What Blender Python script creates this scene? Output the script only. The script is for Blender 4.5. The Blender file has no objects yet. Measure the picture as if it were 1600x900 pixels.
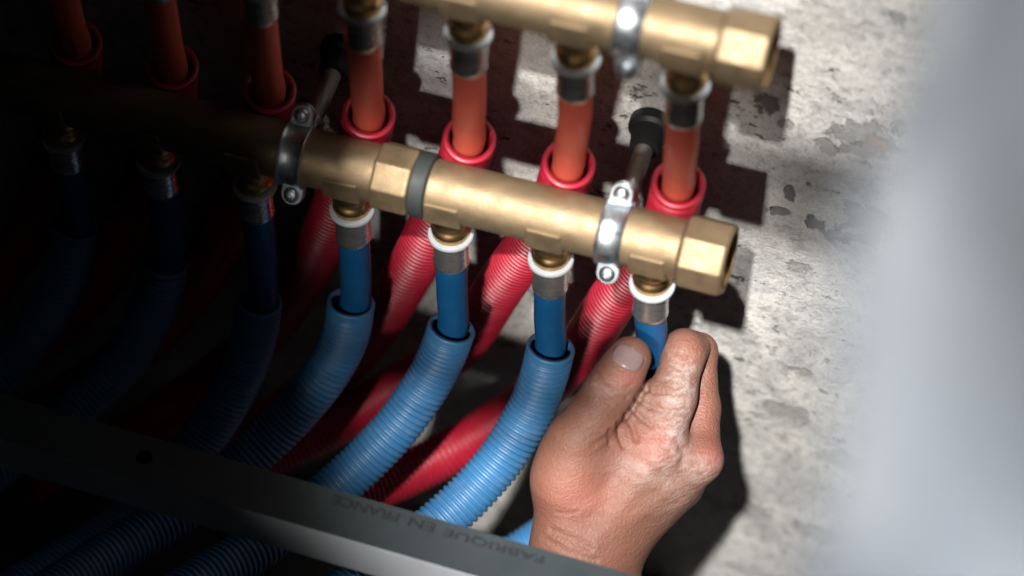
import bpy, math, random
import numpy as np
from mathutils import Vector, Matrix, Euler
random.seed(4)
SC = bpy.context.scene
COL = SC.collection
MM = 0.001

# ------------------------------------------------------------------ camera
YAW, PITCH, ROLL = 0.304811, 0.8800185, 0.0100016
FPX = math.exp(8.46939579)
CAM = np.array([512.40052, -894.75023, 1105.25354])          # millimetres
_cp, _sp = math.cos(PITCH), math.sin(PITCH)
F_ = np.array([-math.sin(YAW)*_cp, math.cos(YAW)*_cp, -_sp])
_r0 = np.array([math.cos(YAW), math.sin(YAW), 0.0]); _u0 = np.cross(_r0, F_)
_c, _s = math.cos(ROLL), math.sin(ROLL)
R_ = _c*_r0 + _s*_u0; U_ = -_s*_r0 + _c*_u0
cam_d = bpy.data.cameras.new('camera'); cam = bpy.data.objects.new('camera', cam_d); COL.objects.link(cam)
M = Matrix(((R_[0], U_[0], -F_[0], CAM[0]*MM), (R_[1], U_[1], -F_[1], CAM[1]*MM), (R_[2], U_[2], -F_[2], CAM[2]*MM), (0, 0, 0, 1)))
cam.matrix_world = M
cam_d.sensor_width = 36; cam_d.lens = FPX*36/1600
cam_d.clip_start = 0.02; cam_d.clip_end = 50
cam_d.dof.use_dof = True; cam_d.dof.focus_distance = 1.486; cam_d.dof.aperture_fstop = 3.4
cam_d.dof.aperture_blades = 9
SC.camera = cam

# ------------------------------------------------------------------ light
w = bpy.data.worlds.new('World'); SC.world = w; w.use_nodes = True
w.node_tree.nodes['Background'].inputs[0].default_value = (0.55, 0.75, 1.0, 1)
w.node_tree.nodes['Background'].inputs[1].default_value = 0.002

def spot(name, pos, aim, power, cone, blend, radius, color):
    l = bpy.data.lights.new(name, 'SPOT'); o = bpy.data.objects.new(name, l); COL.objects.link(o)
    o.location = Vector(pos)*MM
    o.rotation_euler = (Vector(aim)-Vector(pos)).to_track_quat('-Z', 'Y').to_euler()
    l.energy = power; l.spot_size = math.radians(cone); l.spot_blend = blend
    l.shadow_soft_size = radius; l.color = color
    return o
spot('work_lamp', (397, -1565, 2370), (464, 0, 80), 830, 13.0, 0.13, 0.042, (1.0, 0.965, 0.92))
spot('low_lamp', (300, -1560, 770), (254, 0, -15), 100, 7.6, 0.36, 0.050, (1.0, 0.95, 0.89))
spot('sheet_fill', (150, -1700, 1300), (505, -640, 765), 66, 20, 0.3, 0.12, (0.93, 0.965, 1.0))  # fill spot added to brighten the white sheet, no window behind it

SC.view_settings.view_transform = 'Standard'; SC.view_settings.look = 'None'
SC.view_settings.exposure = 0.0; SC.view_settings.gamma = 1.0
SC.render.engine = 'CYCLES'
SC.cycles.max_bounces = 6; SC.cycles.diffuse_bounces = 2

# ------------------------------------------------------------------ helpers
OFF = {}
def pix(px, py, depth):
    return CAM + (F_ + R_*(px-800)/FPX - U_*(py-450)/FPX)*depth
def at(px, py, y):
    """point of the plane Y = y (mm) seen at a photo pixel"""
    d = F_ + R_*(px-800)/FPX - U_*(py-450)/FPX
    return CAM + d*((y-CAM[1])/d[1])
def project(P):
    d = np.asarray(P)-CAM; z = d@F_
    return 800+FPX*(d@R_)/z, 450-FPX*(d@U_)/z, z

def props(o, label=None, cat=None, group=None, kind=None):
    if label: o['label'] = label
    if cat: o['category'] = cat
    if group: o['group'] = group
    if kind: o['kind'] = kind
    return o
def thing(name, loc, label, cat, group=None):
    o = bpy.data.objects.new(name, None); COL.objects.link(o)
    o.empty_display_size = 0.01
    o.location = Vector(loc)*MM; OFF[o.name] = np.array(loc, float)
    return props(o, label, cat, group)
def make_mesh(name, verts, faces, smooth=True):
    me = bpy.data.meshes.new(name)
    me.from_pydata([tuple(v) for v in (np.asarray(verts, float)*MM)], [], [tuple(int(i) for i in f) for f in faces])
    if smooth: me.polygons.foreach_set('use_smooth', [True]*len(me.polygons))
    me.update(); return me
def obj(name, geo, mat, parent=None, smooth=True, bevel=0, sharp=None):
    verts, faces = geo
    v = np.asarray(verts, float)
    off = np.zeros(3)
    if parent is not None: off = OFF[parent.name]
    me = make_mesh(name, v-off, faces, smooth)
    me.materials.append(mat)
    if sharp is not None: me.set_sharp_from_angle(angle=math.radians(sharp))
    o = bpy.data.objects.new(name, me); COL.objects.link(o)
    if parent is not None: o.parent = parent
    OFF[o.name] = off
    if bevel:
        b = o.modifiers.new('bevel', 'BEVEL'); b.width = bevel*MM; b.segments = 2; b.limit_method = 'ANGLE'; b.angle_limit = math.radians(30)
        b.harden_normals = False
    return o
def inst(name, src, loc, parent):
    o = src.copy(); COL.objects.link(o); o.name = name; o.parent = parent
    return o
def join(*geos):
    V, Fc, n = [], [], 0
    for v, f in geos:
        V.append(np.asarray(v, float)); Fc += [tuple(i+n for i in q) for q in f]; n += len(v)
    return np.vstack(V), Fc
def box(x0, x1, y0, y1, z0, z1):
    v = [(x, y, z) for x in (x0, x1) for y in (y0, y1) for z in (z0, z1)]
    f = [(0, 1, 3, 2), (4, 6, 7, 5), (0, 4, 5, 1), (2, 3, 7, 6), (0, 2, 6, 4), (1, 5, 7, 3)]
    return np.array(v, float), f
def frame_of(d):
    d = np.asarray(d, float); d = d/np.linalg.norm(d)
    a = np.array([0, 0, 1.0]) if abs(d[2]) < 0.9 else np.array([1.0, 0, 0])
    s = np.cross(a, d); s /= np.linalg.norm(s)
    return s, np.cross(d, s), d
def lathe(profile, segs, origin, axis, phase=0.0, closed=False):
    """profile of (radius, height) turned about axis; radius 0 makes a pole"""
    s, t, d = frame_of(axis); origin = np.asarray(origin, float)
    V, Fc = [], []
    ang = phase + np.arange(segs)*2*math.pi/segs
    ring = np.outer(np.cos(ang), s)+np.outer(np.sin(ang), t)
    for r, h in profile: V.append(origin + d*h + ring*max(r, 1e-4))
    n = len(profile)
    for k in range(n if closed else n-1):
        a, b = k*segs, ((k+1) % n)*segs
        for i in range(segs):
            j = (i+1) % segs; Fc.append((a+i, a+j, b+j, b+i))
    V = np.vstack(V)
    if not closed:
        if profile[0][0] > 1e-3: Fc.append(tuple(range(segs-1, -1, -1)))
        if profile[-1][0] > 1e-3: Fc.append(tuple((n-1)*segs+i for i in range(segs)))
    return V, Fc
def spline(P, step):
    P = np.asarray(P, float); P = np.vstack([2*P[0]-P[1], P, 2*P[-1]-P[-2]])
    out = []
    for k in range(1, len(P)-2):
        p0, p1, p2, p3 = P[k-1:k+3]
        n = max(4, int(np.linalg.norm(p2-p1)))
        for t in np.linspace(0, 1, n, endpoint=False):
            out.append(0.5*((2*p1)+(-p0+p2)*t+(2*p0-5*p1+4*p2-p3)*t*t+(-p0+3*p1-3*p2+p3)*t**3))
    out.append(P[-2]); out = np.array(out)
    for _ in range(6):                       # relax small kinks
        out[1:-1] = 0.25*out[:-2]+0.5*out[1:-1]+0.25*out[2:]
    L = np.concatenate([[0], np.cumsum(np.linalg.norm(np.diff(out, axis=0), axis=1))])
    s = np.arange(0, L[-1], step)
    return np.stack([np.interp(s, L, out[:, i]) for i in range(3)], 1), s
def sweep(path, radii, segs, rev=False):
    """tube of given radius at each path point, parallel-transport frames, open ends"""
    n = len(path); T = np.gradient(path, axis=0); T /= np.linalg.norm(T, axis=1)[:, None]
    s, t, _ = frame_of(T[0]); V = []
    ang = np.arange(segs)*2*math.pi/segs; ca, sa = np.cos(ang)[:, None], np.sin(ang)[:, None]
    for k in range(n):
        s = s - T[k]*(s@T[k]); s /= np.linalg.norm(s); t = np.cross(T[k], s)
        V.append(path[k] + radii[k]*(ca*s + sa*t))
    Fc = []
    for k in range(n-1):
        for i in range(segs):
            j = (i+1) % segs; q = (k*segs+i, k*segs+j, (k+1)*segs+j, (k+1)*segs+i)
            Fc.append(q[::-1] if rev else q)
    return np.vstack(V), Fc

# ------------------------------------------------------------------ materials
class NT:
    def __init__(s, name):
        s.m = bpy.data.materials.new(name); s.m.use_nodes = True; s.t = s.m.node_tree
        s.b = s.t.nodes['Principled BSDF']; s.tc = s.t.nodes.new('ShaderNodeTexCoord')
    def node(s, typ, **kw):
        n = s.t.nodes.new(typ)
        for k, v in kw.items(): setattr(n, k, v)
        return n
    def link(s, a, b): s.t.links.new(a, b)
    def noise(s, scale, detail=4, rough=0.55, vec=None, dist=0.0, sc=None):
        n = s.node('ShaderNodeTexNoise'); n.inputs['Scale'].default_value = scale; n.inputs['Detail'].default_value = detail
        n.inputs['Roughness'].default_value = rough; n.inputs['Distortion'].default_value = dist
        src = vec or s.tc.outputs['Object']
        if sc:
            mp = s.node('ShaderNodeMapping'); mp.inputs['Scale'].default_value = sc; s.link(src, mp.inputs[0]); src = mp.outputs[0]
        s.link(src, n.inputs['Vector']); return n.outputs['Fac']
    def ramp(s, fac, *stops):
        r = s.node('ShaderNodeValToRGB'); e = r.color_ramp.elements
        while len(e) < len(stops): e.new(0.5)
        for k, (p, c) in enumerate(stops):
            e[k].position = p; e[k].color = tuple(c)+(1,) if not isinstance(c, (int, float)) else (c, c, c, 1)
        s.link(fac, r.inputs[0]); return r.outputs[0]
    def mix(s, fac, a, b, mode='MIX'):
        n = s.node('ShaderNodeMix', data_type='RGBA', blend_type=mode)
        for sock, v in ((n.inputs[0], fac), (n.inputs[6], a), (n.inputs[7], b)):
            if isinstance(v, (int, float)): sock.default_value = v
            elif isinstance(v, tuple): sock.default_value = v+(1,)
            else: s.link(v, sock)
        return n.outputs[2]
    def math(s, op, a, b=0.0):
        n = s.node('ShaderNodeMath', operation=op)
        for sock, v in ((n.inputs[0], a), (n.inputs[1], b)):
            if isinstance(v, (int, float)): sock.default_value = v
            else: s.link(v, sock)
        return n.outputs[0]
    def bump(s, h, strength, dist, normal=None):
        n = s.node('ShaderNodeBump'); n.inputs['Strength'].default_value = strength; n.inputs['Distance'].default_value = dist
        s.link(h, n.inputs['Height'])
        if normal: s.link(normal, n.inputs['Normal'])
        s.link(n.outputs[0], s.b.inputs['Normal']); return n.outputs[0]
    def set(s, **kw):
        for k, v in kw.items():
            i = s.b.inputs[k.replace('_', ' ')]
            if isinstance(v, (int, float)): i.default_value = v
            elif isinstance(v, tuple): i.default_value = v+(1,) if len(v) == 3 and i.type == 'RGBA' else v
            else: s.link(v, i)
        return s

def plastic(name, c, rough=0.4, vary=0.12, dust=0.0, spec=0.4):
    n = NT(name)
    f = n.noise(38, 5)
    col = n.mix(f, tuple(x*(1-vary) for x in c), tuple(min(1, x*(1+vary)) for x in c))
    if dust:
        d = n.ramp(n.noise(95, 6, 0.65), (0.52, 0.0), (0.8, dust)); col = n.mix(d, col, (0.5, 0.48, 0.45))
    n.set(Base_Color=col, Roughness=n.ramp(n.noise(130, 4), (0.3, rough-0.06), (0.7, rough+0.1)), Specular_IOR_Level=spec)
    n.bump(n.noise(900, 3), 0.12, 0.0003)
    return n.m
def metal(name, c, rough, vary=0.15, grain=(1, 1, 1), bump=0.15, scale=60, metallic=1.0):
    n = NT(name)
    f = n.noise(scale, 6, 0.6)
    n.set(Base_Color=n.mix(f, tuple(x*(1-vary) for x in c), tuple(min(1, x*(1+vary)) for x in c)), Metallic=metallic,
          Roughness=n.ramp(n.noise(scale*2.2, 5, 0.6, sc=grain), (0.3, rough*0.8), (0.72, min(1, rough*1.3))))
    n.bump(n.noise(750, 4, 0.6, sc=grain), bump, 0.0004)
    return n.m

BRASS = metal('brass', (0.31, 0.228, 0.137), 0.53, 0.24, bump=0.4, scale=45, metallic=0.8)
BRASS_TURNED = metal('turned_brass', (0.55, 0.36, 0.16), 0.36, 0.15, bump=0.06)
STEEL = metal('stainless_steel', (0.66, 0.65, 0.64), 0.27, 0.14, grain=(1, 1, 18), bump=0.1, scale=90, metallic=0.92)
ZINC = metal('zinc_plated_steel', (0.52, 0.56, 0.60), 0.40, 0.16, bump=0.08, scale=110)
ROD = metal('dull_steel', (0.42, 0.41, 0.38), 0.5, 0.2, bump=0.3)
RAIL_TOP = metal('dark_grey_steel', (0.035, 0.046, 0.052), 0.6, 0.22, metallic=0.2, bump=0.15, scale=30)  # much darker than the steel of the front face
RAIL_FACE = metal('bare_steel', (0.50, 0.53, 0.57), 0.45, 0.14, grain=(1, 20, 20), bump=0.08, metallic=0.25)
INK = plastic('black_print', (0.015, 0.017, 0.02), 0.6)
RUBBER = plastic('black_rubber', (0.012, 0.013, 0.015), 0.5)
GASKET = plastic('dark_gasket', (0.035, 0.042, 0.042), 0.55)
WASHER = plastic('white_nylon', (0.50, 0.54, 0.58), 0.4, 0.12)
BLUE = plastic('blue_pipe_plastic', (0.006, 0.088, 0.235), 0.42, 0.08, 0.05, 0.35)
BLUE_C = plastic('blue_conduit_plastic', (0.040, 0.180, 0.385), 0.47, 0.12, 0.2, 1.0)
RED = plastic('red_pipe_plastic', (0.68, 0.115, 0.075), 0.45, 0.08, 0.06, 0.3)
RED_C = plastic('red_conduit_plastic', (0.42, 0.010, 0.033), 0.42, 0.1, 0.08, 0.8)

def concrete_mat(stains, tone=1.0):
    n = NT('rough_concrete'); o = n.tc.outputs['Object']
    big = n.noise(7, 5, 0.55, dist=0.4); mid = n.noise(26, 7, 0.62, dist=0.6); fine = n.noise(170, 6, 0.7); grit = n.noise(620, 3, 0.6)
    base = n.mix(n.ramp(big, (0.36, 0.0), (0.62, 1.0)), (0.56, 0.555, 0.54), (0.74, 0.72, 0.675))
    base = n.mix(n.ramp(mid, (0.38, 0.55), (0.55, 0.0)), base, (0.34, 0.345, 0.35))
    base = n.mix(n.ramp(fine, (0.34, 0.55), (0.5, 0.0)), base, (0.16, 0.155, 0.15))
    chalk = n.ramp(n.noise(16, 6, 0.7, dist=0.8), (0.52, 0.0), (0.66, 0.75)); base = n.mix(chalk, base, (0.80, 0.79, 0.76))
    pits = n.ramp(n.noise(75, 4, 0.75, sc=(0.8, 1, 1.3)), (0.30, 1.0), (0.37, 0.0)); base = n.mix(n.math('MULTIPLY', pits, 0.8), base, (0.07, 0.06, 0.055))
    # stains and spalls with shapes of their own
    sep = n.node('ShaderNodeSeparateXYZ'); n.link(o, sep.inputs[0])
    wob = n.math('MULTIPLY', n.math('SUBTRACT', n.noise(48, 6, 0.72, dist=0.5), 0.5), 5.0)
    height = n.math('MULTIPLY', fine, 0.5)
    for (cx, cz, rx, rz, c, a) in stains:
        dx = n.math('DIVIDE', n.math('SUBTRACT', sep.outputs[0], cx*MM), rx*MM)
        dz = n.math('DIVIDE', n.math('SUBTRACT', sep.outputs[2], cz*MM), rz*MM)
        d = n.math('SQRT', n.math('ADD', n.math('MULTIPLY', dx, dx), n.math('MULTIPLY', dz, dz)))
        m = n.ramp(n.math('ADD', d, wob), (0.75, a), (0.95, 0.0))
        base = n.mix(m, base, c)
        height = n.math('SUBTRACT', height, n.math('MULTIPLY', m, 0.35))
    base = n.mix(n.ramp(grit, (0.3, 0.35), (0.55, 0.0)), base, (0.2, 0.19, 0.18))
    height = n.math('SUBTRACT', height, n.math('MULTIPLY', pits, 0.8))
    height = n.math('ADD', height, n.math('MULTIPLY', mid, 0.8)); height = n.math('ADD', height, n.math('MULTIPLY', grit, 0.16))
    if tone != 1.0: base = n.mix(1.0, base, (tone, tone, tone), 'MULTIPLY')
    n.set(Base_Color=base, Roughness=0.92, Specular_IOR_Level=0.2)
    n.bump(height, 1.0, 0.003)
    return n.m

# ------------------------------------------------------------------ setting
WALL_Y = 70
def stain(px, py, rx, ry, c, a):
    p = at(px, py, WALL_Y); return (p[0], p[2], rx/3.2, ry/(3.2*0.637), c, a)
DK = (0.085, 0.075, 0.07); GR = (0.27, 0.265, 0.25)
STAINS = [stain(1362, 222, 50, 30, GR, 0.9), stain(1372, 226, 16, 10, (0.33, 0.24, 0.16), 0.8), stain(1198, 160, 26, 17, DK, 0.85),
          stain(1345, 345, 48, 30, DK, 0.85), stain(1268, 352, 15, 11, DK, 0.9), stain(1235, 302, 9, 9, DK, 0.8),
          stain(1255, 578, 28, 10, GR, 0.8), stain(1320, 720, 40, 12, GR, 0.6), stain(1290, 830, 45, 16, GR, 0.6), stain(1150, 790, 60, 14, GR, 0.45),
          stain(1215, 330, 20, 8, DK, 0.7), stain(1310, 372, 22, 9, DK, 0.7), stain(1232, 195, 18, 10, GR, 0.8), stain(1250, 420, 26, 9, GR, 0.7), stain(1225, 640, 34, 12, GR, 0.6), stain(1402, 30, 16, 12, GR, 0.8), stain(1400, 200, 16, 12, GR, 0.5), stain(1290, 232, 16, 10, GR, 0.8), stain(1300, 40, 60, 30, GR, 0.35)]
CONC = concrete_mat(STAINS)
def sheet_grid(nx, nz, fn):
    V = [fn(i/nx, k/nz) for k in range(nz+1) for i in range(nx+1)]
    Fc = [(k*(nx+1)+i, k*(nx+1)+i+1, (k+1)*(nx+1)+i+1, (k+1)*(nx+1)+i) for k in range(nz) for i in range(nx)]
    return np.array(V), Fc
def wob2(x, z):
    return 0.9*math.sin(x*0.021+z*0.013)+0.6*math.sin(x*0.047-z*0.039+1.3)+0.35*math.sin(x*0.11+z*0.093+0.4)
FLOOR_Z = -345
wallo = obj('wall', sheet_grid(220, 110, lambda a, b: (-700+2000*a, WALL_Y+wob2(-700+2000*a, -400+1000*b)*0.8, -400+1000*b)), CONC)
props(wallo, 'rough patchy concrete wall behind the pipes', None, None, 'structure')
flo = obj('floor', sheet_grid(60, 60, lambda a, b: (-700+2000*a, WALL_Y+20-1500*b, FLOOR_Z+wob2(a*900, b*700)*0.8)), concrete_mat([], 0.35))
flo.data.flip_normals()
props(flo, 'concrete floor below the pipes', None, None, 'structure')

# ------------------------------------------------------------------ brass manifolds
BAR_Z = 30.0; UP = np.array([8.0, 4.5, 134.7])
def outlet_x(i): return 50.0*i
def make_manifold(o, name, label, split, x0, x1):
    o = np.asarray(o, float); c = o + np.array([0, 0, BAR_Z])
    t = thing(name, tuple(c), label, 'manifold', 'brass heating manifolds')
    ax = (1, 0, 0)
    def bar(a, b): return lathe([(13.2, a), (14, a+0.8), (14, b-0.8), (13.2, b)], 64, c, ax)
    segs = [(x0, x1-22)] if split is None else [(x0, split-1), (split+24, x1-22)]
    for a, b in segs: obj('bar', bar(a, b), BRASS, t, sharp=40)
    # octagonal end with bored thread
    ph = math.pi/8
    e = x1
    prof = [(16.6, e-22), (18.0, e-20.8), (18.0, e-1.4), (16.8, e)]
    hexo = lathe(prof, 8, c, ax, ph)
    V, Fc = hexo; Fc = Fc[:-1]
    bore = [(16.8, e), (14.2, e-0.1), (13.6, e-1.5)]
    th = []
    for k in range(9): th += [(13.6, e-2.2-1.8*k), (12.6, e-3.1-1.8*k)]
    inner = lathe(bore[1:]+th+[(12.0, e-19)], 48, c, ax)
    # annular face between octagon and bore
    s, tt, d = frame_of(ax); n8 = len(V)
    rim = []
    for i in range(8): rim.append(V[3*8+i])
    fv = [np.array(v) for v in rim]; ff = []
    m = 48
    circ = [c+d*e+14.2*(math.cos(ph+2*math.pi*k/m)*s+math.sin(ph+2*math.pi*k/m)*tt) for k in range(m)]
    fv += circ
    for i in range(8):
        j = (i+1) % 8
        for q in range(6):
            a = 8+(i*6+q) % m; b = 8+(i*6+q+1) % m
            ff.append((i, b, a) if q < 3 else (j, b, a))
        ff.append((i, j, 8+(i*6+3) % m))
    eo = obj('end_nut', (V, Fc), BRASS, t, smooth=False, bevel=0.7)
    obj('end_face', (np.array(fv), [f[::-1] for f in ff]), BRASS, eo, smooth=False)
    bo = obj('threaded_bore', (inner[0], [f[::-1] for f in inner[1][:-2]]+[inner[1][-1]]), BRASS_TURNED, eo, sharp=20)
    if split is not None:
        s0 = split
        obj('coupling_nut', lathe([(15.8, s0-2.5), (17.0, s0-1.4), (17.0, s0+15), (16.2, s0+16.2)], 8, c, ax, ph), BRASS, t, smooth=False, bevel=0.7)
        obj('gasket', lathe([(15.2, s0+16.3), (15.9, s0+17), (15.9, s0+23.4), (15.2, s0+24)], 64, c, ax), GASKET, t, sharp=40)
    for i in range(7):
        x = outlet_x(i)
        q = o+np.array([x, 0, 0])
        bz = [(-13.7, 20.0), (-14.9, 34.0), (14.9, 34.0), (13.7, 20.0)]; bv = []
        for sx in (-1, 1):
            for yy, zz in bz: bv.append((q[0]+sx*(9.4 if zz < 30 else 8.6), q[1]+yy, q[2]+zz))
        obj('outlet_boss', (np.array(bv), [(0, 1, 2, 3), (7, 6, 5, 4), (0, 4, 5, 1), (1, 5, 6, 2), (2, 6, 7, 3), (3, 7, 4, 0)]), BRASS, t, smooth=False, bevel=1.0)
        obj('outlet_nipple', lathe([(8.4, 22.0), (8.4, 12.5), (8.6, 11.6), (8.6, 10.4), (8.0, 9.2), (7.8, 8.4), (8.6, 7.2), (9.3, 5.6), (9.5, 4.0), (9.0, 2.6), (9.0, 0.9)], 48, q, (0, 0, 1)), BRASS_TURNED, t, sharp=50)
    return t
low = make_manifold((0, 0, 0), 'brass_manifold', 'lower brass manifold bar with a dark sealing ring, blue pipes hanging from it', 167.0, -120, 336)
upm = make_manifold(UP, 'brass_manifold', 'upper brass manifold bar with red pipes, cut off by the top of the picture', None, -120, 337)

# ------------------------------------------------------------------ pipes and conduits
RING = [(7.9, 0.8), (10.6, 0.7), (11.0, 0.2), (11.0, -1.5), (10.6, -2.0), (7.9, -2.0)]
SLEEVE = [(7.0, -2.1), (8.15, -2.1), (8.4, -3.0), (8.4, -18.0), (8.7, -18.8), (8.7, -20.6), (8.3, -21.2), (7.5, -21.2)]
def make_pipe(name, o, path, mat, label, group):
    o = np.asarray(o, float)
    t = thing(name, tuple(o), label, 'pipe', group)
    P, s = spline(path, 2.0)
    a = sweep(P, np.full(len(P), 7.7), 40, False)
    b = sweep(P, np.full(len(P), 5.7), 24, True)
    obj('tube', join(a, b), mat, t)
    obj('seal_ring', lathe(RING, 56, o, (0, 0, 1), closed=True), WASHER, t, sharp=50)
    obj('press_sleeve', lathe(SLEEVE, 56, o, (0, 0, 1), closed=True), STEEL, t, sharp=35)
    return t
PITCH_MM = 3.3
def make_conduit(name, path, mat, label, group, R=12.0):
    P, s = spline(path, PITCH_MM/8)
    ph = s/PITCH_MM
    rad = R+0.1 - (1.25 if R < 12.3 else 1.5)*(0.5-0.5*np.cos(2*math.pi*ph))**2.2
    rad[s < 2.2] = R+0.15 - 0.25*np.clip(1-s[s < 2.2]/0.6, 0, 1)
    a = sweep(P, rad, 44)
    P2, s2 = P[::6], s[::6]
    ri = np.full(len(P2), 9.9)
    b = sweep(P2, ri, 44, True)
    V, Fc = join(a, b); na = len(a[0])
    for i in range(44):                                # lip that closes the wall at the mouth
        j = (i+1) % 44; Fc.append((na+i, na+j, j, i))
    o = thing(name, tuple(P[0]), label, 'conduit', group) if False else None
    me = obj(name, (V-P[0], Fc), mat)
    me.location = Vector(P[0])*MM
    props(me, label, 'conduit', group)
    return me

BLUE_PIX = {   # centre lines of the blue conduits: photo pixel and distance in front of the wall plane of the bar
    0: [(118, 352, 0), (108, 410, -6), (66, 500, -20), (0, 580, -42), (-90, 640, -75), (-220, 720, -130)],
    1: [(257, 408, 0), (243, 470, -6), (196, 560, -20), (115, 635, -44), (20, 710, -80), (-110, 800, -135), (-280, 900, -210)],
    2: [(405, 470, 0), (395, 530, -5), (367, 605, -17), (310, 695, -40), (230, 790, -78), (100, 880, -135), (-100, 990, -210)],
    3: [(549, 472, 0), (538, 530, -6), (497, 600, -20), (415, 690, -45), (300, 785, -85), (150, 880, -140), (-50, 1010, -220)],
    4: [(706, 512, 0), (692, 552, -5), (664, 605, -16), (613, 675, -34), (530, 757, -60), (415, 845, -100), (280, 930, -150), (100, 1060, -225)],
    5: [(861, 542, 0), (849, 590, -5), (827, 645, -15), (777, 724, -35), (700, 805, -62), (590, 890, -100), (450, 980, -150), (270, 1110, -225)],
    6: [(955, 735, 8), (915, 790, 0), (860, 835, -8), (790, 880, -25), (690, 945, -60), (560, 1030, -110), (410, 1140, -190)],
}
ORD = ['leftmost', 'sixth', 'fifth', 'fourth', 'third', 'second', 'rightmost']
BL = ['blue heating pipe lost in the dark at the far left end of the blue row',
      'dark blue heating pipe next to the leftmost one, only its steel sleeve glinting',
      'dark blue heating pipe just left of the lower bar\'s left clamp',
      'blue heating pipe hanging below the brass coupling nut, right of the left clamp',
      'blue heating pipe sheathed by the brightest pale lit conduit, third from the right',
      'blue heating pipe just left of the hand, entering a half shaded conduit',
      'blue heating pipe pinched between thumb and finger, at the right end']
BC = ['nearly black blue corrugated conduit at the far left edge',
      'dark blue corrugated conduit second from the left, reaching the rail\'s unlit part',
      'dim blue corrugated conduit under the left clamp, third from the left',
      'deep blue corrugated conduit below the brass coupling nut, in shade',
      'bright pale lit blue corrugated conduit, two places left of the hand',
      'blue corrugated conduit directly left of the hand, its pale lit end meeting the rail',
      'blue corrugated conduit mostly hidden behind the wrist of the hand']
for i in range(7):
    o = np.array([outlet_x(i), 0, 0.0])
    cp = [at(px, py, y) for px, py, y in BLUE_PIX[i]]
    if i < 6:
        path = [o+(0, 0, -1), o+(0, 0, -22), o+(0, 0.6, -45), cp[0]*0.5+0.5*(o+(0, 2, cp[0][2])), cp[1], cp[2]]
    else:
        path = [o+(0, 0, -1), o+(0, 0, -22), at(1018, 520, 0.5), at(1014, 560, 2), at(998, 612, 12), at(980, 660, 22), at(962, 715, 20), cp[0], cp[1]]
    make_pipe('blue_pipe', o, path, BLUE, BL[i], 'blue pipes under the lower brass bar')
    make_conduit('blue_conduit', cp, BLUE_C, BC[i], 'blue corrugated conduits')

RED_PIX = {
    4: [(734, 216, 21), (718, 270, 33), (690, 325, 41), (628, 445, 46), (556, 548, 44), (450, 640, 28), (330, 715, 2), (180, 790, -40)],
    5: [(889, 255, 21), (872, 310, 33), (842, 362, 41), (786, 440, 48), (716, 540, 46), (600, 620, 34), (470, 690, 8), (330, 750, -30), (200, 800, -70)],
    6: [(1061, 286, 21), (1045, 345, 33), (1018, 395, 41), (962, 462, 48), (895, 560, 48), (800, 645, 36), (700, 708, 14), (590, 760, -14), (440, 815, -60)],
}
RP = ['red heating pipe lost in the dark at the top left corner',
      'dark red heating pipe second from the left, only a faint outline in the shade',
      'dark red heating pipe above the left clamp of the lower bar, with a glinting sleeve',
      'deep red heating pipe left of the first lit one, its sleeve just catching light',
      'half lit red heating pipe, third from the right',
      'lit orange red heating pipe below the upper bar\'s clamp, second from the right',
      'brightest orange red heating pipe, at the right end beside the black wall plug']
RCL = ['red corrugated conduit hidden in the dark at the far left',
       'dark red corrugated conduit second from the left, a faint red outline',
       'dark red corrugated conduit whose mouth shows above the left clamp',
       'dim red corrugated conduit passing behind the brass coupling nut',
       'red corrugated conduit lit bright pink red, just right of the brass coupling nut',
       'red corrugated conduit crossing the white wall patch between the two blue pipes',
       'red corrugated conduit running furthest right, from beside the clamp to behind the hand']
cp4 = [at(*q) for q in RED_PIX[4]]
for i in range(7):
    o = UP+np.array([outlet_x(i), 0, 0.0])
    cp = [at(*q) for q in RED_PIX[i]] if i >= 4 else [q+np.array([-50.0*(4-i), 0, 0]) for q in cp4]
    path = [o+(0, 0, -1), o+(0, 0, -22), o+(0, 0.8, -40), 0.35*(o+(0, 0, -40))+0.65*cp[0]+(0, -1, 0), cp[0]+(0, -0.8, 0), cp[1], cp[2]]
    make_pipe('red_pipe', o, path, RED, RP[i], 'red pipes under the upper brass bar')
    make_conduit('red_conduit', cp, RED_C, RCL[i], 'red corrugated conduits', 12.6)

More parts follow.
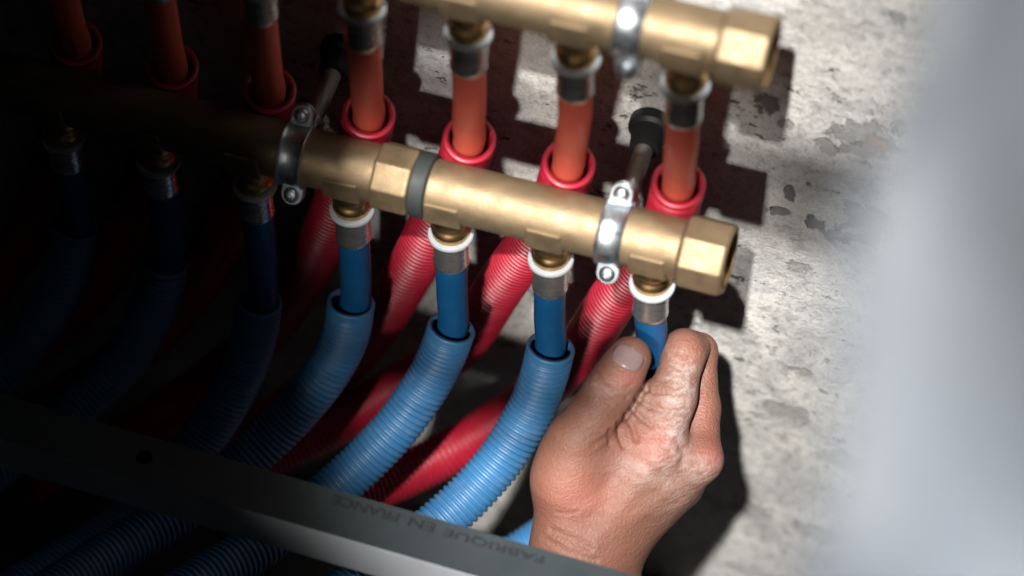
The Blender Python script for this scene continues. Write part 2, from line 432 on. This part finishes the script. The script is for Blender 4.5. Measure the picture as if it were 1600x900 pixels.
# ------------------------------------------------------------------ clamps
def make_clamp(x, o, label):
    o = np.asarray(o, float); c = o+np.array([x, 0, BAR_Z])
    t = thing('pipe_clamp', (c[0], WALL_Y, c[2]), label, 'pipe clamp', 'zinc pipe clamps on the brass bars')
    rot = math.radians(28); cr_, sr_ = math.cos(rot), math.sin(rot)
    def turn(V):
        V = np.array(V, float); y, z = V[:, 1]-c[1], V[:, 2]-c[2]
        V[:, 1] = c[1]+y*cr_+z*sr_; V[:, 2] = c[2]-y*sr_+z*cr_; return V
    for sgn in (-1, 1):
        # half band with raised bead edges, plus the two ears
        na = 28; V, Fc = [], []
        prof = [(14.1, -6.2), (15.9, -6.2), (16.3, -5.6), (15.9, -4.8), (15.5, -4.2), (15.5, 4.2), (15.9, 4.8), (16.3, 5.6), (15.9, 6.2), (14.1, 6.2)]
        for k in range(na+1):
            a = math.radians(4+172*k/na)
            for r, h in prof: V.append((c[0]+h, c[1]+sgn*r*math.sin(a), c[2]+r*math.cos(a)))
        m = len(prof)
        for k in range(na):
            for q in range(m):
                z = (q+1) % m; f = (k*m+q, k*m+z, (k+1)*m+z, (k+1)*m+q); Fc.append(f if sgn < 0 else f[::-1])
        Fc.append(tuple(range(m)) if sgn > 0 else tuple(range(m))[::-1]); Fc.append(tuple(na*m+q for q in range(m))[::-1] if sgn > 0 else tuple(na*m+q for q in range(m)))
        b = obj('band', (turn(V), Fc), ZINC, t, sharp=40)
        for up in (1, -1):
            # ear plate with a rounded outer end, lying in the XZ plane
            y0, y1 = (c[1]-2.2, c[1]-0.5) if sgn < 0 else (c[1]+0.5, c[1]+2.2)
            out = [(-5.4, 12.5), (5.4, 12.5)]+[(5.4*math.cos(a), 20.3+5.4*math.sin(a)) for a in np.linspace(0, math.pi, 15)]
            V = [(c[0]+p, y0, c[2]+up*q) for p, q in out]+[(c[0]+p, y1, c[2]+up*q) for p, q in out]; n = len(out)
            Fc = [tuple(range(n)), tuple(range(2*n-1, n-1, -1))]+[(i, (i+1) % n+0, n+(i+1) % n, n+i)[::-1] for i in range(n)]
            if up < 0: Fc = [f[::-1] for f in Fc]
            obj('ear', (turn(V), Fc), ZINC, t, smooth=False, bevel=0.4)
    for up in (1, -1):
        p = turn([c+np.array([0, -2.2, up*20.3])])[0]
        obj('screw_head', lathe([(3.9, 0), (3.9, 0.9), (3.4, 1.9), (2.3, 2.6), (1.3, 2.75), (1.1, 1.6), (0, 1.6)], 28, p, (0, -cr_, sr_)), ZINC, t, sharp=50)
    # threaded rod from the band to the wall, plug at the wall
    a = c+np.array([0, 14.5, 2.0]); b = np.array([c[0]-2.5, WALL_Y-1, c[2]+2.0]); d = b-a; L = np.linalg.norm(d)
    prof = [(0, 0)]
    k = 0.0
    while k < L-1: prof += [(4.5, k), (4.1, k+0.6)]; k += 1.2
    prof += [(4.1, L)]
    obj('boss_nut', lathe([(6.2, -1), (6.6, 0), (6.6, 5.5), (6.0, 6.5)], 6, a, d), ZINC, t, smooth=False, bevel=0.4)
    obj('rod', lathe(prof, 24, a, d), ROD, t, sharp=60)
    obj('wall_plug', lathe([(5.0, -17), (7.0, -16.6), (7.4, -15), (8.4, -6.0), (10.6, -4.6), (10.9, -3.6), (10.9, 0.5), (0, 0.5)], 40, b, d), RUBBER, t, sharp=40)
    return t
make_clamp(281, (0, 0, 0), 'zinc plated clamp with screw on the lower bar near its right end')
make_clamp(124, (0, 0, 0), 'dark glinting zinc clamp on the lower bar left of the brass coupling nut')
make_clamp(276, UP, 'blurred zinc clamp round the upper bar near its right end')

# ------------------------------------------------------------------ rail in front
RA = at(0, 615, -127.0); RB = at(960, 890, -127.0)
rd = (RB-RA)/np.linalg.norm(RB-RA)
rail = thing('steel_rail', tuple(RA), 'grey square steel rail with black print on its top, crossing the lower left', 'rail')
def rail_pt(s, y, z): return RA+rd*s+np.array([0, y, z])
s0, s1 = -170.0, 520.0
hs = np.linalg.norm(at(218, 694, -139)-RA)
def rbox(y0, y1, z0, z1, a=s0, b=s1):
    v = [rail_pt(s, y, z) for s in (a, b) for y in (y0, y1) for z in (z0, z1)]
    return np.array(v), [(0, 1, 3, 2), (4, 6, 7, 5), (0, 4, 5, 1), (2, 3, 7, 6), (0, 2, 6, 4), (1, 5, 7, 3)]
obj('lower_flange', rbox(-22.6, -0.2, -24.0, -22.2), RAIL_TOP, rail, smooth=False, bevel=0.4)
obj('front_face', rbox(-24.4, -22.7, -24.0, -0.2), RAIL_FACE, rail, smooth=False, bevel=0.5)
# top flange with a punched round hole
hc = (hs, -12.0, 5.0)
def flange_with_hole():
    V, Fc = [], []
    y0, y1, z0, z1 = -24.2, 0.0, -1.6, 0.0
    n = 32
    for z in (z1, z0):
        for k in range(n):
            a = 2*math.pi*k/n+math.pi/4; V.append(rail_pt(hc[0]+3.9*math.cos(a), hc[1]+3.9*math.sin(a), z))
        for k in range(n):
            q = k/n*4; i = int(q); f = q-i
            cr = [(1, 1), (-1, 1), (-1, -1), (1, -1), (1, 1)]
            u = cr[i][0]*(1-f)+cr[i+1][0]*f; v = cr[i][1]*(1-f)+cr[i+1][1]*f
            V.append(rail_pt(hc[0]+12*u, y0+(y1-y0)*(v+1)/2, z))
    for k in range(n):
        j = (k+1) % n
        Fc += [(k, n+k, n+j, j), (2*n+k, 2*n+j, 3*n+j, 3*n+k), (k, j, 2*n+j, 2*n+k), (n+k, 3*n+k, 3*n+j, n+j)]
    return np.array(V), Fc
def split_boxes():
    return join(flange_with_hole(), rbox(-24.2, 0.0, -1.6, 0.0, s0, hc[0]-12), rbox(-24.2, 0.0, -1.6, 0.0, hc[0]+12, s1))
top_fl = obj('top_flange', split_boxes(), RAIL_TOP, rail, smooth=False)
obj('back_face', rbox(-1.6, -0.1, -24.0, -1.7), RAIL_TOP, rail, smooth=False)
# print on the top flange, upside down as seen from the camera
def print_text(body, s_start, s_end, yc, height):
    cu = bpy.data.curves.new('lettering', 'FONT'); cu.body = body; cu.size = 1.0; cu.resolution_u = 3; cu.offset = 0.026
    tmp = bpy.data.objects.new('lettering', cu); COL.objects.link(tmp)
    bpy.context.view_layer.update()
    me = bpy.data.meshes.new_from_object(tmp.evaluated_get(bpy.context.evaluated_depsgraph_get()))
    COL.objects.unlink(tmp); bpy.data.objects.remove(tmp)
    co = np.array([v.co[:] for v in me.vertices]); fc = [tuple(p.vertices) for p in me.polygons]
    mn, mx = co.min(0), co.max(0)
    u = (co[:, 0]-mn[0])/(mx[0]-mn[0]); v = (co[:, 1]-mn[1])/(mx[1]-mn[1])
    V = np.array([rail_pt(s_end-(s_end-s_start)*a, yc+height*(0.5-b), 0.08) for a, b in zip(u, v)])
    return V, fc
def s_at(px, py): return float(np.dot(at(px, py, -134)-RA, rd))
for word, xa, xb in (('FRANCE', 517, 622), ('EN', 637, 678), ('FABRIQUE', 692, 850)):
    obj('lettering', print_text(word, s_at(xa, 770+0.275*(xa-517)), s_at(xb, 770+0.275*(xb-517)), -5.4, 5.2), INK, top_fl, smooth=False)

# far upper rail of the same frame, above the picture; it throws the long shadow over the wall
p0 = np.array([0, -285.0, 515.0])
up_rail = thing('steel_rail', tuple(p0), 'grey square steel rail above the manifolds, outside the top of the picture', 'rail')
obj('rail_tube', box(-240, 393, p0[1]-10, p0[1]+18, p0[2]-18, p0[2]+9), RAIL_FACE, up_rail, smooth=False, bevel=1)

shade_bar = thing('steel_rail', (0, -538, 783), 'grey bar added outside the top of the picture to shade the pipe tops', 'rail')  # added unseen bar that shades the pipe tops, not part of the frame
obj('rail_tube', box(-240, 332, -556, -520, 743, 784), RAIL_TOP, shade_bar, smooth=False, bevel=1)

obj('shade_plate', box(-240, 228, -550, -526, 784.5, 1500), RAIL_TOP, shade_bar, smooth=False, bevel=1)  # added plate that shades the upper left

# ------------------------------------------------------------------ white sheet at the right, near the camera
edge = pix(1402, 450, 760)
def sheet_pt(a, b):
    s = a*330; z = -345+b*1400
    fold = 9*math.sin(s*0.06+z*0.003+0.6)+6*math.sin(s*0.11-z*0.008+1.0)+7*math.sin(z*0.021+s*0.03)+4*math.sin(z*0.043-s*0.05)
    fold *= min(1, 0.25+s/110)
    return (edge[0]+s*0.25-(z-520)*0.05+fold*1.1+3*math.sin(z*0.009), edge[1]-s*0.97+fold*0.25, z)
n = NT('white_plastic_film')
n.set(Base_Color=n.mix(n.ramp(n.noise(13, 5, 0.55), (0.36, 0.0), (0.64, 1.0)), (0.44, 0.49, 0.56), (0.86, 0.87, 0.88)), Roughness=0.5, Specular_IOR_Level=0.4, Transmission_Weight=0.0)
sh = obj('plastic_sheet', sheet_grid(90, 120, sheet_pt), n.m)
props(sh, 'white plastic sheet hanging in soft folds along the right edge, out of focus', 'sheet')
sm = sh.modifiers.new('thickness', 'SOLIDIFY'); sm.thickness = 0.0012

# board added behind the camera: keeps the lamps off the sheet
board_n = plastic('grey_board', (0.25, 0.25, 0.25), 0.7)
bx_ = [(350, -345), (350, 390), (412, 1900), (440, 2300), (1150, 2300), (1150, -345)]
bd = obj('blocker', (np.array([(x, y, z) for y in (-1200, -1180) for x, z in bx_]), [tuple(range(6)), tuple(range(11, 5, -1))]+[(i, i+6, (i+1) % 6+6, (i+1) % 6) for i in range(6)]), board_n, smooth=False)
props(bd, 'tall grey board added behind the camera to keep the lamps off the sheet', 'blocker')

# ------------------------------------------------------------------ hand
HD = 1467.0; SCL = FPX/HD
def hp(px, py, wmm): return np.array([(px-950)/SCL, -(py-700)/SCL, wmm])     # camera-aligned hand space, mm
H_O = pix(950, 700, HD)
def to_world(Q): return H_O + Q[:, :1]*R_ + Q[:, 1:2]*U_ - Q[:, 2:3]*F_
def build_hand():
    h = 0.95
    lo = np.array([-46.0, -150.0, -70.0]); hi = np.array([62.0, 64.0, 46.0])
    nx, ny, nz = [int(v) for v in (hi-lo)/h]
    X = (lo[0]+h*np.arange(nx, dtype=np.float32))[:, None, None]
    Y = (lo[1]+h*np.arange(ny, dtype=np.float32))[None, :, None]
    Z = (lo[2]+h*np.arange(nz, dtype=np.float32))[None, None, :]
    def cap(a, b, ra, rb):
        a = np.asarray(a, np.float32); d = np.asarray(b, np.float32)-a; L = float(d@d)+1e-6
        t = np.clip(((X-a[0])*d[0]+(Y-a[1])*d[1]+(Z-a[2])*d[2])/L, 0, 1)
        return np.sqrt((X-a[0]-t*d[0])**2+(Y-a[1]-t*d[1])**2+(Z-a[2]-t*d[2])**2)-(ra+(rb-ra)*t)
    def smin(a, b, k):
        m = np.clip(0.5+0.5*(b-a)/k, 0, 1); return b+(a-b)*m-k*m*(1-m)
    def chain(pts, k):
        r = None
        for (p, ra), (q, rb) in zip(pts[:-1], pts[1:]):
            c = cap(p, q, ra, rb); r = c if r is None else smin(r, c, k)
        return r
    W = 3
    palm = chain([(hp(905, 1180, -14), 26), (hp(900, 1000, -8), 23.5), (hp(905, 880, -3), 20)], 8)
    palm = smin(palm, cap(hp(935, 1180, -22), hp(942, 880, -10), 24, 18.5), 10)
    # metacarpals
    palm = smin(palm, cap(hp(905, 865, 2), hp(1022, 705, 6), 17, 13.5), 12)
    palm = smin(palm, cap(hp(920, 868, -4), hp(1082, 722, -2), 16, 12.5), 10)
    palm = smin(palm, cap(hp(932, 868, -10), hp(1064, 762, -13), 15, 10.5), 10)
    palm = smin(palm, cap(hp(940, 868, -16), hp(1026, 802, -25), 14, 9.5), 10)
    # knuckle heads
    palm = smin(palm, cap(hp(1098, 716, 0), hp(1100, 718, 0), 7.6, 7.6), 7)
    # thumb ball
    palm = smin(palm, cap(hp(888, 850, 0), hp(886, 745, 8), 17, 15.5), 12)
    palm = smin(palm, cap(hp(886, 745, 8), hp(902, 680, 15), 15.5, 13.2), 10)
    palm = smin(palm, cap(hp(900, 700, 8), hp(985, 700, 2), 13, 12), 12)        # web
    palm = smin(palm, cap(hp(1006, 632, -1), hp(948, 706, 4), 11.5, 12.5), 6)    # flesh of the web beside the thumb
    idx = chain([(hp(1022, 700, 6), 13.4), (hp(1049, 620, 5), 11.4), (hp(1069, 553, -1), 9.9), (hp(1046, 556, -24), 9.0), (hp(1000, 592, -30), 8.0)], 4)
    idx = smin(idx, cap(hp(1069, 542, -2), hp(1083, 544, -7), 8.9, 8.6), 3)
    mid = chain([(hp(1096, 716, -4), 9.6), (hp(1099, 640, -13), 8.6), (hp(1096, 550, -18), 8.4), (hp(1050, 580, -36), 8.6), (hp(1004, 622, -34), 7.8)], 4)
    rin = chain([(hp(1068, 764, -16), 9.3), (hp(1085, 650, -34), 8.6), (hp(1040, 650, -48), 8.2), (hp(998, 680, -42), 7.4)], 3)
    pin = chain([(hp(1030, 800, -28), 8.6), (hp(1066, 722, -46), 7.6), (hp(1030, 712, -54), 7.2), (hp(990, 735, -47), 6.6)], 3)
    fing = smin(smin(smin(idx, mid, 0.8), rin, 1.4), pin, 1.4)
    body = smin(palm, fing, 5.0)
    th = chain([(hp(900, 684, 16), 13.0), (hp(926, 645, 19), 11.8), (hp(950, 606, 20), 11.2), (hp(968, 580, 19.5), 10.6), (hp(982, 557, 18.5), 10.2)], 4)
    d = smin(body, th, 2.6)
    # hollow along the pipe so that the grip touches it
    def scarve(a, b, k):
        m = np.clip(0.5-0.5*(a+b)/k, 0, 1); return a*(1-m)-b*m+k*m*(1-m)
    for p in range(len(PIPE6)-1):
        d = scarve(d, cap(PIPE6[p], PIPE6[p+1], 7.5, 7.5), 0.8)
    # naive surface nets
    s = d < 0
    cell = np.zeros((nx-1, ny-1, nz-1), bool); allin = np.ones_like(cell)
    for i in (0, 1):
        for j in (0, 1):
            for k_ in (0, 1):
                q = s[i:nx-1+i, j:ny-1+j, k_:nz-1+k_]; cell |= q; allin &= q
    cell &= ~allin
    idxs = np.argwhere(cell); vid = -np.ones(cell.shape, np.int64); vid[cell] = np.arange(len(idxs))
    acc = np.zeros((len(idxs), 3)); cnt = np.zeros(len(idxs))
    cor = [(i, j, k_) for i in (0, 1) for j in (0, 1) for k_ in (0, 1)]
    for a in range(8):
        for b in range(a+1, 8):
            if sum(abs(x-y) for x, y in zip(cor[a], cor[b])) != 1: continue
            A = idxs+cor[a]; B = idxs+cor[b]
            da = d[A[:, 0], A[:, 1], A[:, 2]]; db = d[B[:, 0], B[:, 1], B[:, 2]]
            m = (da < 0) != (db < 0); t = np.where(m, da/(da-db+1e-12), 0)[:, None]
            acc += np.where(m[:, None], A+(B-A)*t, 0); cnt += m
    V = lo+h*(acc/cnt[:, None])
    faces = []
    for axis in range(3):
        sl0 = [slice(None)]*3; sl1 = [slice(None)]*3; sl0[axis] = slice(0, -1); sl1[axis] = slice(1, None)
        ch = s[tuple(sl0)] != s[tuple(sl1)]
        E_ = np.argwhere(ch); o1, o2 = [a for a in range(3) if a != axis]
        E_ = E_[(E_[:, o1] > 0) & (E_[:, o2] > 0) & (E_[:, o1] < cell.shape[o1]) & (E_[:, o2] < cell.shape[o2])]
        inside = s[E_[:, 0], E_[:, 1], E_[:, 2]]
        def g(a, b):
            q = E_.copy(); q[:, o1] -= a; q[:, o2] -= b; return vid[q[:, 0], q[:, 1], q[:, 2]]
        quad = np.stack([g(0, 0), g(1, 0), g(1, 1), g(0, 1)], 1)
        flip = inside if axis != 1 else ~inside
        quad[flip] = quad[flip][:, ::-1]
        faces.append(quad)
    faces = np.vstack(faces); faces = faces[:, ::-1]
    # light smoothing
    e = np.vstack([faces[:, [0, 1]], faces[:, [1, 2]], faces[:, [2, 3]], faces[:, [3, 0]]])
    for lam in (0.5, 0.5):
        sm_ = np.zeros_like(V); c_ = np.zeros(len(V))
        np.add.at(sm_, e[:, 0], V[e[:, 1]]); np.add.at(c_, e[:, 0], 1); np.add.at(sm_, e[:, 1], V[e[:, 0]]); np.add.at(c_, e[:, 1], 1)
        V = V+lam*(sm_/c_[:, None]-V)
    # normals
    def normals(V):
        fn = np.cross(V[faces[:, 2]]-V[faces[:, 0]], V[faces[:, 3]]-V[faces[:, 1]]); N = np.zeros_like(V)
        for k_ in range(4): np.add.at(N, faces[:, k_], fn)
        return N/(np.linalg.norm(N, axis=1)[:, None]+1e-9)
    N = normals(V)
    # creases, knuckle folds: grooves along short lines on the side that faces out of the wall
    px = V[:, 0]*SCL+950; py = -V[:, 1]*SCL+700
    front = np.clip(N[:, 2]*2.0, 0, 1)
    disp = np.zeros(len(V)); red = np.zeros(len(V)); dust = np.zeros(len(V))
    def seg_d(ax, ay, bx, by):
        t = np.clip(((px-ax)*(bx-ax)+(py-ay)*(by-ay))/((bx-ax)**2+(by-ay)**2), 0, 1)
        return np.hypot(px-ax-t*(bx-ax), py-ay-t*(by-ay)), t
    def groove(pts, depth, width):
        dd = np.full(len(V), 1e9)
        for a, b in zip(pts[:-1], pts[1:]): dd = np.minimum(dd, seg_d(*a, *b)[0])
        g = np.exp(-(dd/width)**2)*front
        rim_ = np.exp(-((dd-width*1.9)/(width*1.0))**2)*front
        disp[:] += 1.5*(-depth*g+0.3*depth*rim_)
    for pts, dp, wd in [
        ([(1010, 604), (986, 640), (962, 664)], 0.8, 3.6), ([(962, 664), (940, 682), (924, 692)], 0.35, 3.6), ([(930, 588), (940, 606), (957, 618), (976, 618)], 0.5, 3.2), ([(934, 577), (946, 596), (964, 604), (984, 600)], 0.4, 2.8),
        ([(927, 600), (936, 618), (952, 628)], 0.45, 3.0),
        ([(1004, 606), (1022, 612), (1036, 611)], 0.7, 3.4), ([(992, 620), (1012, 634), (1030, 640)], 0.9, 4.0), ([(984, 634), (1000, 652), (1015, 662)], 0.9, 4.0),
        ([(974, 645), (986, 665), (992, 685)], 0.9, 4.0), ([(962, 658), (966, 680), (972, 696)], 0.8, 3.6), ([(950, 668), (950, 690)], 0.5, 3.4),
        ([(1046, 558), (1060, 566), (1078, 563)], 0.35, 2.6), ([(1048, 570), (1062, 577), (1080, 573)], 0.35, 2.6), ([(1052, 548), (1064, 553), (1080, 552)], 0.3, 2.4),
        ([(1018, 588), (1032, 594), (1046, 591)], 0.35, 2.6),
        ([(868, 795), (884, 798), (902, 794)], 0.3, 2.4), ([(862, 824), (890, 836), (920, 850)], 0.5, 5.0), ([(850, 836), (885, 856), (930, 870)], 0.35, 4.0),
        ([(1058, 690), (1066, 705), (1062, 722)], 0.4, 5.0)]:
        groove(pts, dp, wd)
    # tendons and veins standing a little proud
    for a, b, hgt, wd in [((930, 840), (1020, 720), 0.7, 13), ((960, 830), (1085, 735), 0.6, 12), ((900, 800), (985, 745), 0.45, 9), ((985, 745), (1040, 760), 0.4, 8)]:
        dd, _ = seg_d(*a, *b); disp += hgt*np.exp(-(dd/wd)**2)*front
    # fine transverse skin folds over the index finger
    rng = np.random.default_rng(5)
    for k_ in range(34):
        t = k_/33; cx = 1074-34*t+rng.uniform(-5, 5); cy = 556+148*t
        L = rng.uniform(9, 22); an = math.radians(rng.uniform(-12, 25)); dx, dy = L*math.cos(an), L*math.sin(an)
        groove([(cx-dx, cy-dy), (cx, cy+2), (cx+dx, cy+dy)], rng.uniform(0.08, 0.2), 1.9)
    V = V+N*disp[:, None]
    def blob(cx, cy, rx, ry): return np.exp(-(((px-cx)/rx)**2+((py-cy)/ry)**2))
    red[:] = 0.8*blob(1020, 690, 45, 35)+0.8*blob(975, 590, 40, 14)+0.9*blob(1115, 715, 22, 30)+0.25*blob(1070, 550, 30, 25)+0.4*blob(1100, 640, 20, 60)+0.6*blob(900, 770, 60, 45)
    dl, _ = seg_d(1078, 552, 1050, 700)
    dust[:] = 0.8*np.exp(-(dl/22)**2)*np.clip((py-545)/40, 0, 1)+0.25*blob(1050, 565, 22, 26)+0.7*blob(1112, 738, 30, 22)+0.5*blob(1020, 730, 60, 25)+0.35*blob(945, 600, 28, 16)+0.3*blob(1020, 640, 40, 50)+0.3*blob(1060, 780, 50, 40)
    return V, faces, np.clip(red, 0, 1), np.clip(dust*front, 0, 1), N

pp = [at(1018, 505, 0.4), at(1018, 520, 0.5), at(1014, 560, 2), at(998, 612, 12), at(980, 660, 22), at(962, 715, 20)]
def to_hand(P):
    d = np.asarray(P)-H_O; return np.array([d@R_, d@U_, -(d@F_)])
PIPE6 = [to_hand(p) for p in spline(pp, 6.0)[0]]
HV, HF, HR, HDU, HN = build_hand()

def skin_mat():
    n = NT('skin'); o = n.tc.outputs['Object']
    ar = n.node('ShaderNodeAttribute', attribute_name='redness'); ad = n.node('ShaderNodeAttribute', attribute_name='powder')
    col = n.mix(n.noise(55, 5, 0.6), (0.165, 0.072, 0.047), (0.250, 0.124, 0.088))
    col = n.mix(n.ramp(n.noise(160, 5, 0.65), (0.35, 0.35), (0.6, 0.0)), col, (0.24, 0.09, 0.06))
    col = n.mix(n.math('MULTIPLY', ar.outputs['Fac'], 0.6), col, (0.38, 0.11, 0.085))
    pw = n.math('MULTIPLY', ad.outputs['Fac'], n.ramp(n.noise(260, 6, 0.75, sc=(0.5, 0.5, 1.6)), (0.40, 0.10), (0.62, 1.0)))
    pw = n.math('MULTIPLY', pw, 0.62)
    col = n.mix(pw, col, (0.60, 0.55, 0.53))
    n.set(Base_Color=col, Subsurface_Weight=0.14, Subsurface_Radius=(1.0, 0.35, 0.2), Subsurface_Scale=0.0025,
          Roughness=n.ramp(n.noise(300, 4), (0.3, 0.42), (0.7, 0.6)), Specular_IOR_Level=0.4)
    v = n.node('ShaderNodeTexVoronoi'); v.inputs['Scale'].default_value = 900; n.link(o, v.inputs['Vector'])
    hgt = n.math('ADD', n.math('MULTIPLY', v.outputs['Distance'], 0.7), n.math('MULTIPLY', n.noise(520, 5, 0.65, sc=(1, 1, 2.2)), 0.8))
    hgt = n.math('ADD', hgt, n.math('MULTIPLY', n.noise(160, 4, 0.6, sc=(0.6, 0.6, 2.4)), 1.1))
    n.bump(hgt, 0.55, 0.0008)
    return n.m
person = obj('person', (to_world(HV), HF), skin_mat())
base = to_world(np.array([hp(920, 1100, -10)]))[0]
for nm, arr in (('redness', HR), ('powder', HDU)):
    a = person.data.attributes.new(nm, 'FLOAT', 'POINT'); a.data.foreach_set('value', arr.astype(np.float32))
props(person, 'bare right hand dusted with white powder, pinching the blue pipe at the right', 'person')
# thumbnail, wrapped on the thumb tip
def thumbnail():
    ctr = hp(978, 557, 0); ax = (hp(986, 546, 0)-hp(960, 594, 0)); ax /= np.linalg.norm(ax); sx = np.array([ax[1], -ax[0], 0])
    sel = HV[(HN[:, 2] > 0.25) & (np.hypot(HV[:, 0]-ctr[0], HV[:, 1]-ctr[1]) < 9.5) & (HV[:, 2] > 10)]
    def basis(q): return np.stack([np.ones(len(q)), q[:, 0]-ctr[0], q[:, 1]-ctr[1], (q[:, 0]-ctr[0])**2, (q[:, 0]-ctr[0])*(q[:, 1]-ctr[1]), (q[:, 1]-ctr[1])**2], 1)
    co = np.linalg.lstsq(basis(sel), sel[:, 2], rcond=None)[0]
    nu, nv = 18, 16; V = []
    for i in range(nu+1):
        for j in range(nv+1):
            a = -1+2*i/nu; b = -1+2*j/nv
            a2 = a*math.sqrt(1-0.38*b*b); b2 = b*math.sqrt(1-0.38*a*a)
            p = ctr+sx*(a2*7.6)+ax*(b2*5.4)
            z = (basis(p[None])@co)[0]
            e_ = max(abs(a), abs(b)); edge_ = max(0, (e_-0.84)/0.16)
            V.append((p[0], p[1], z+0.45-0.85*edge_**2))
    Fc = [(i*(nv+1)+j, i*(nv+1)+j+1, (i+1)*(nv+1)+j+1, (i+1)*(nv+1)+j) for i in range(nu) for j in range(nv)]
    return to_world(np.array(V)), Fc
n = NT('nail')
n.set(Base_Color=n.mix(n.noise(240, 4), (0.20, 0.135, 0.135), (0.29, 0.21, 0.21)), Roughness=0.26, Subsurface_Weight=0.15, Subsurface_Scale=0.001)
nail = obj('thumbnail', thumbnail(), n.m, person)
sm = nail.modifiers.new('thickness', 'SOLIDIFY'); sm.thickness = 0.0005; sm.offset = 0
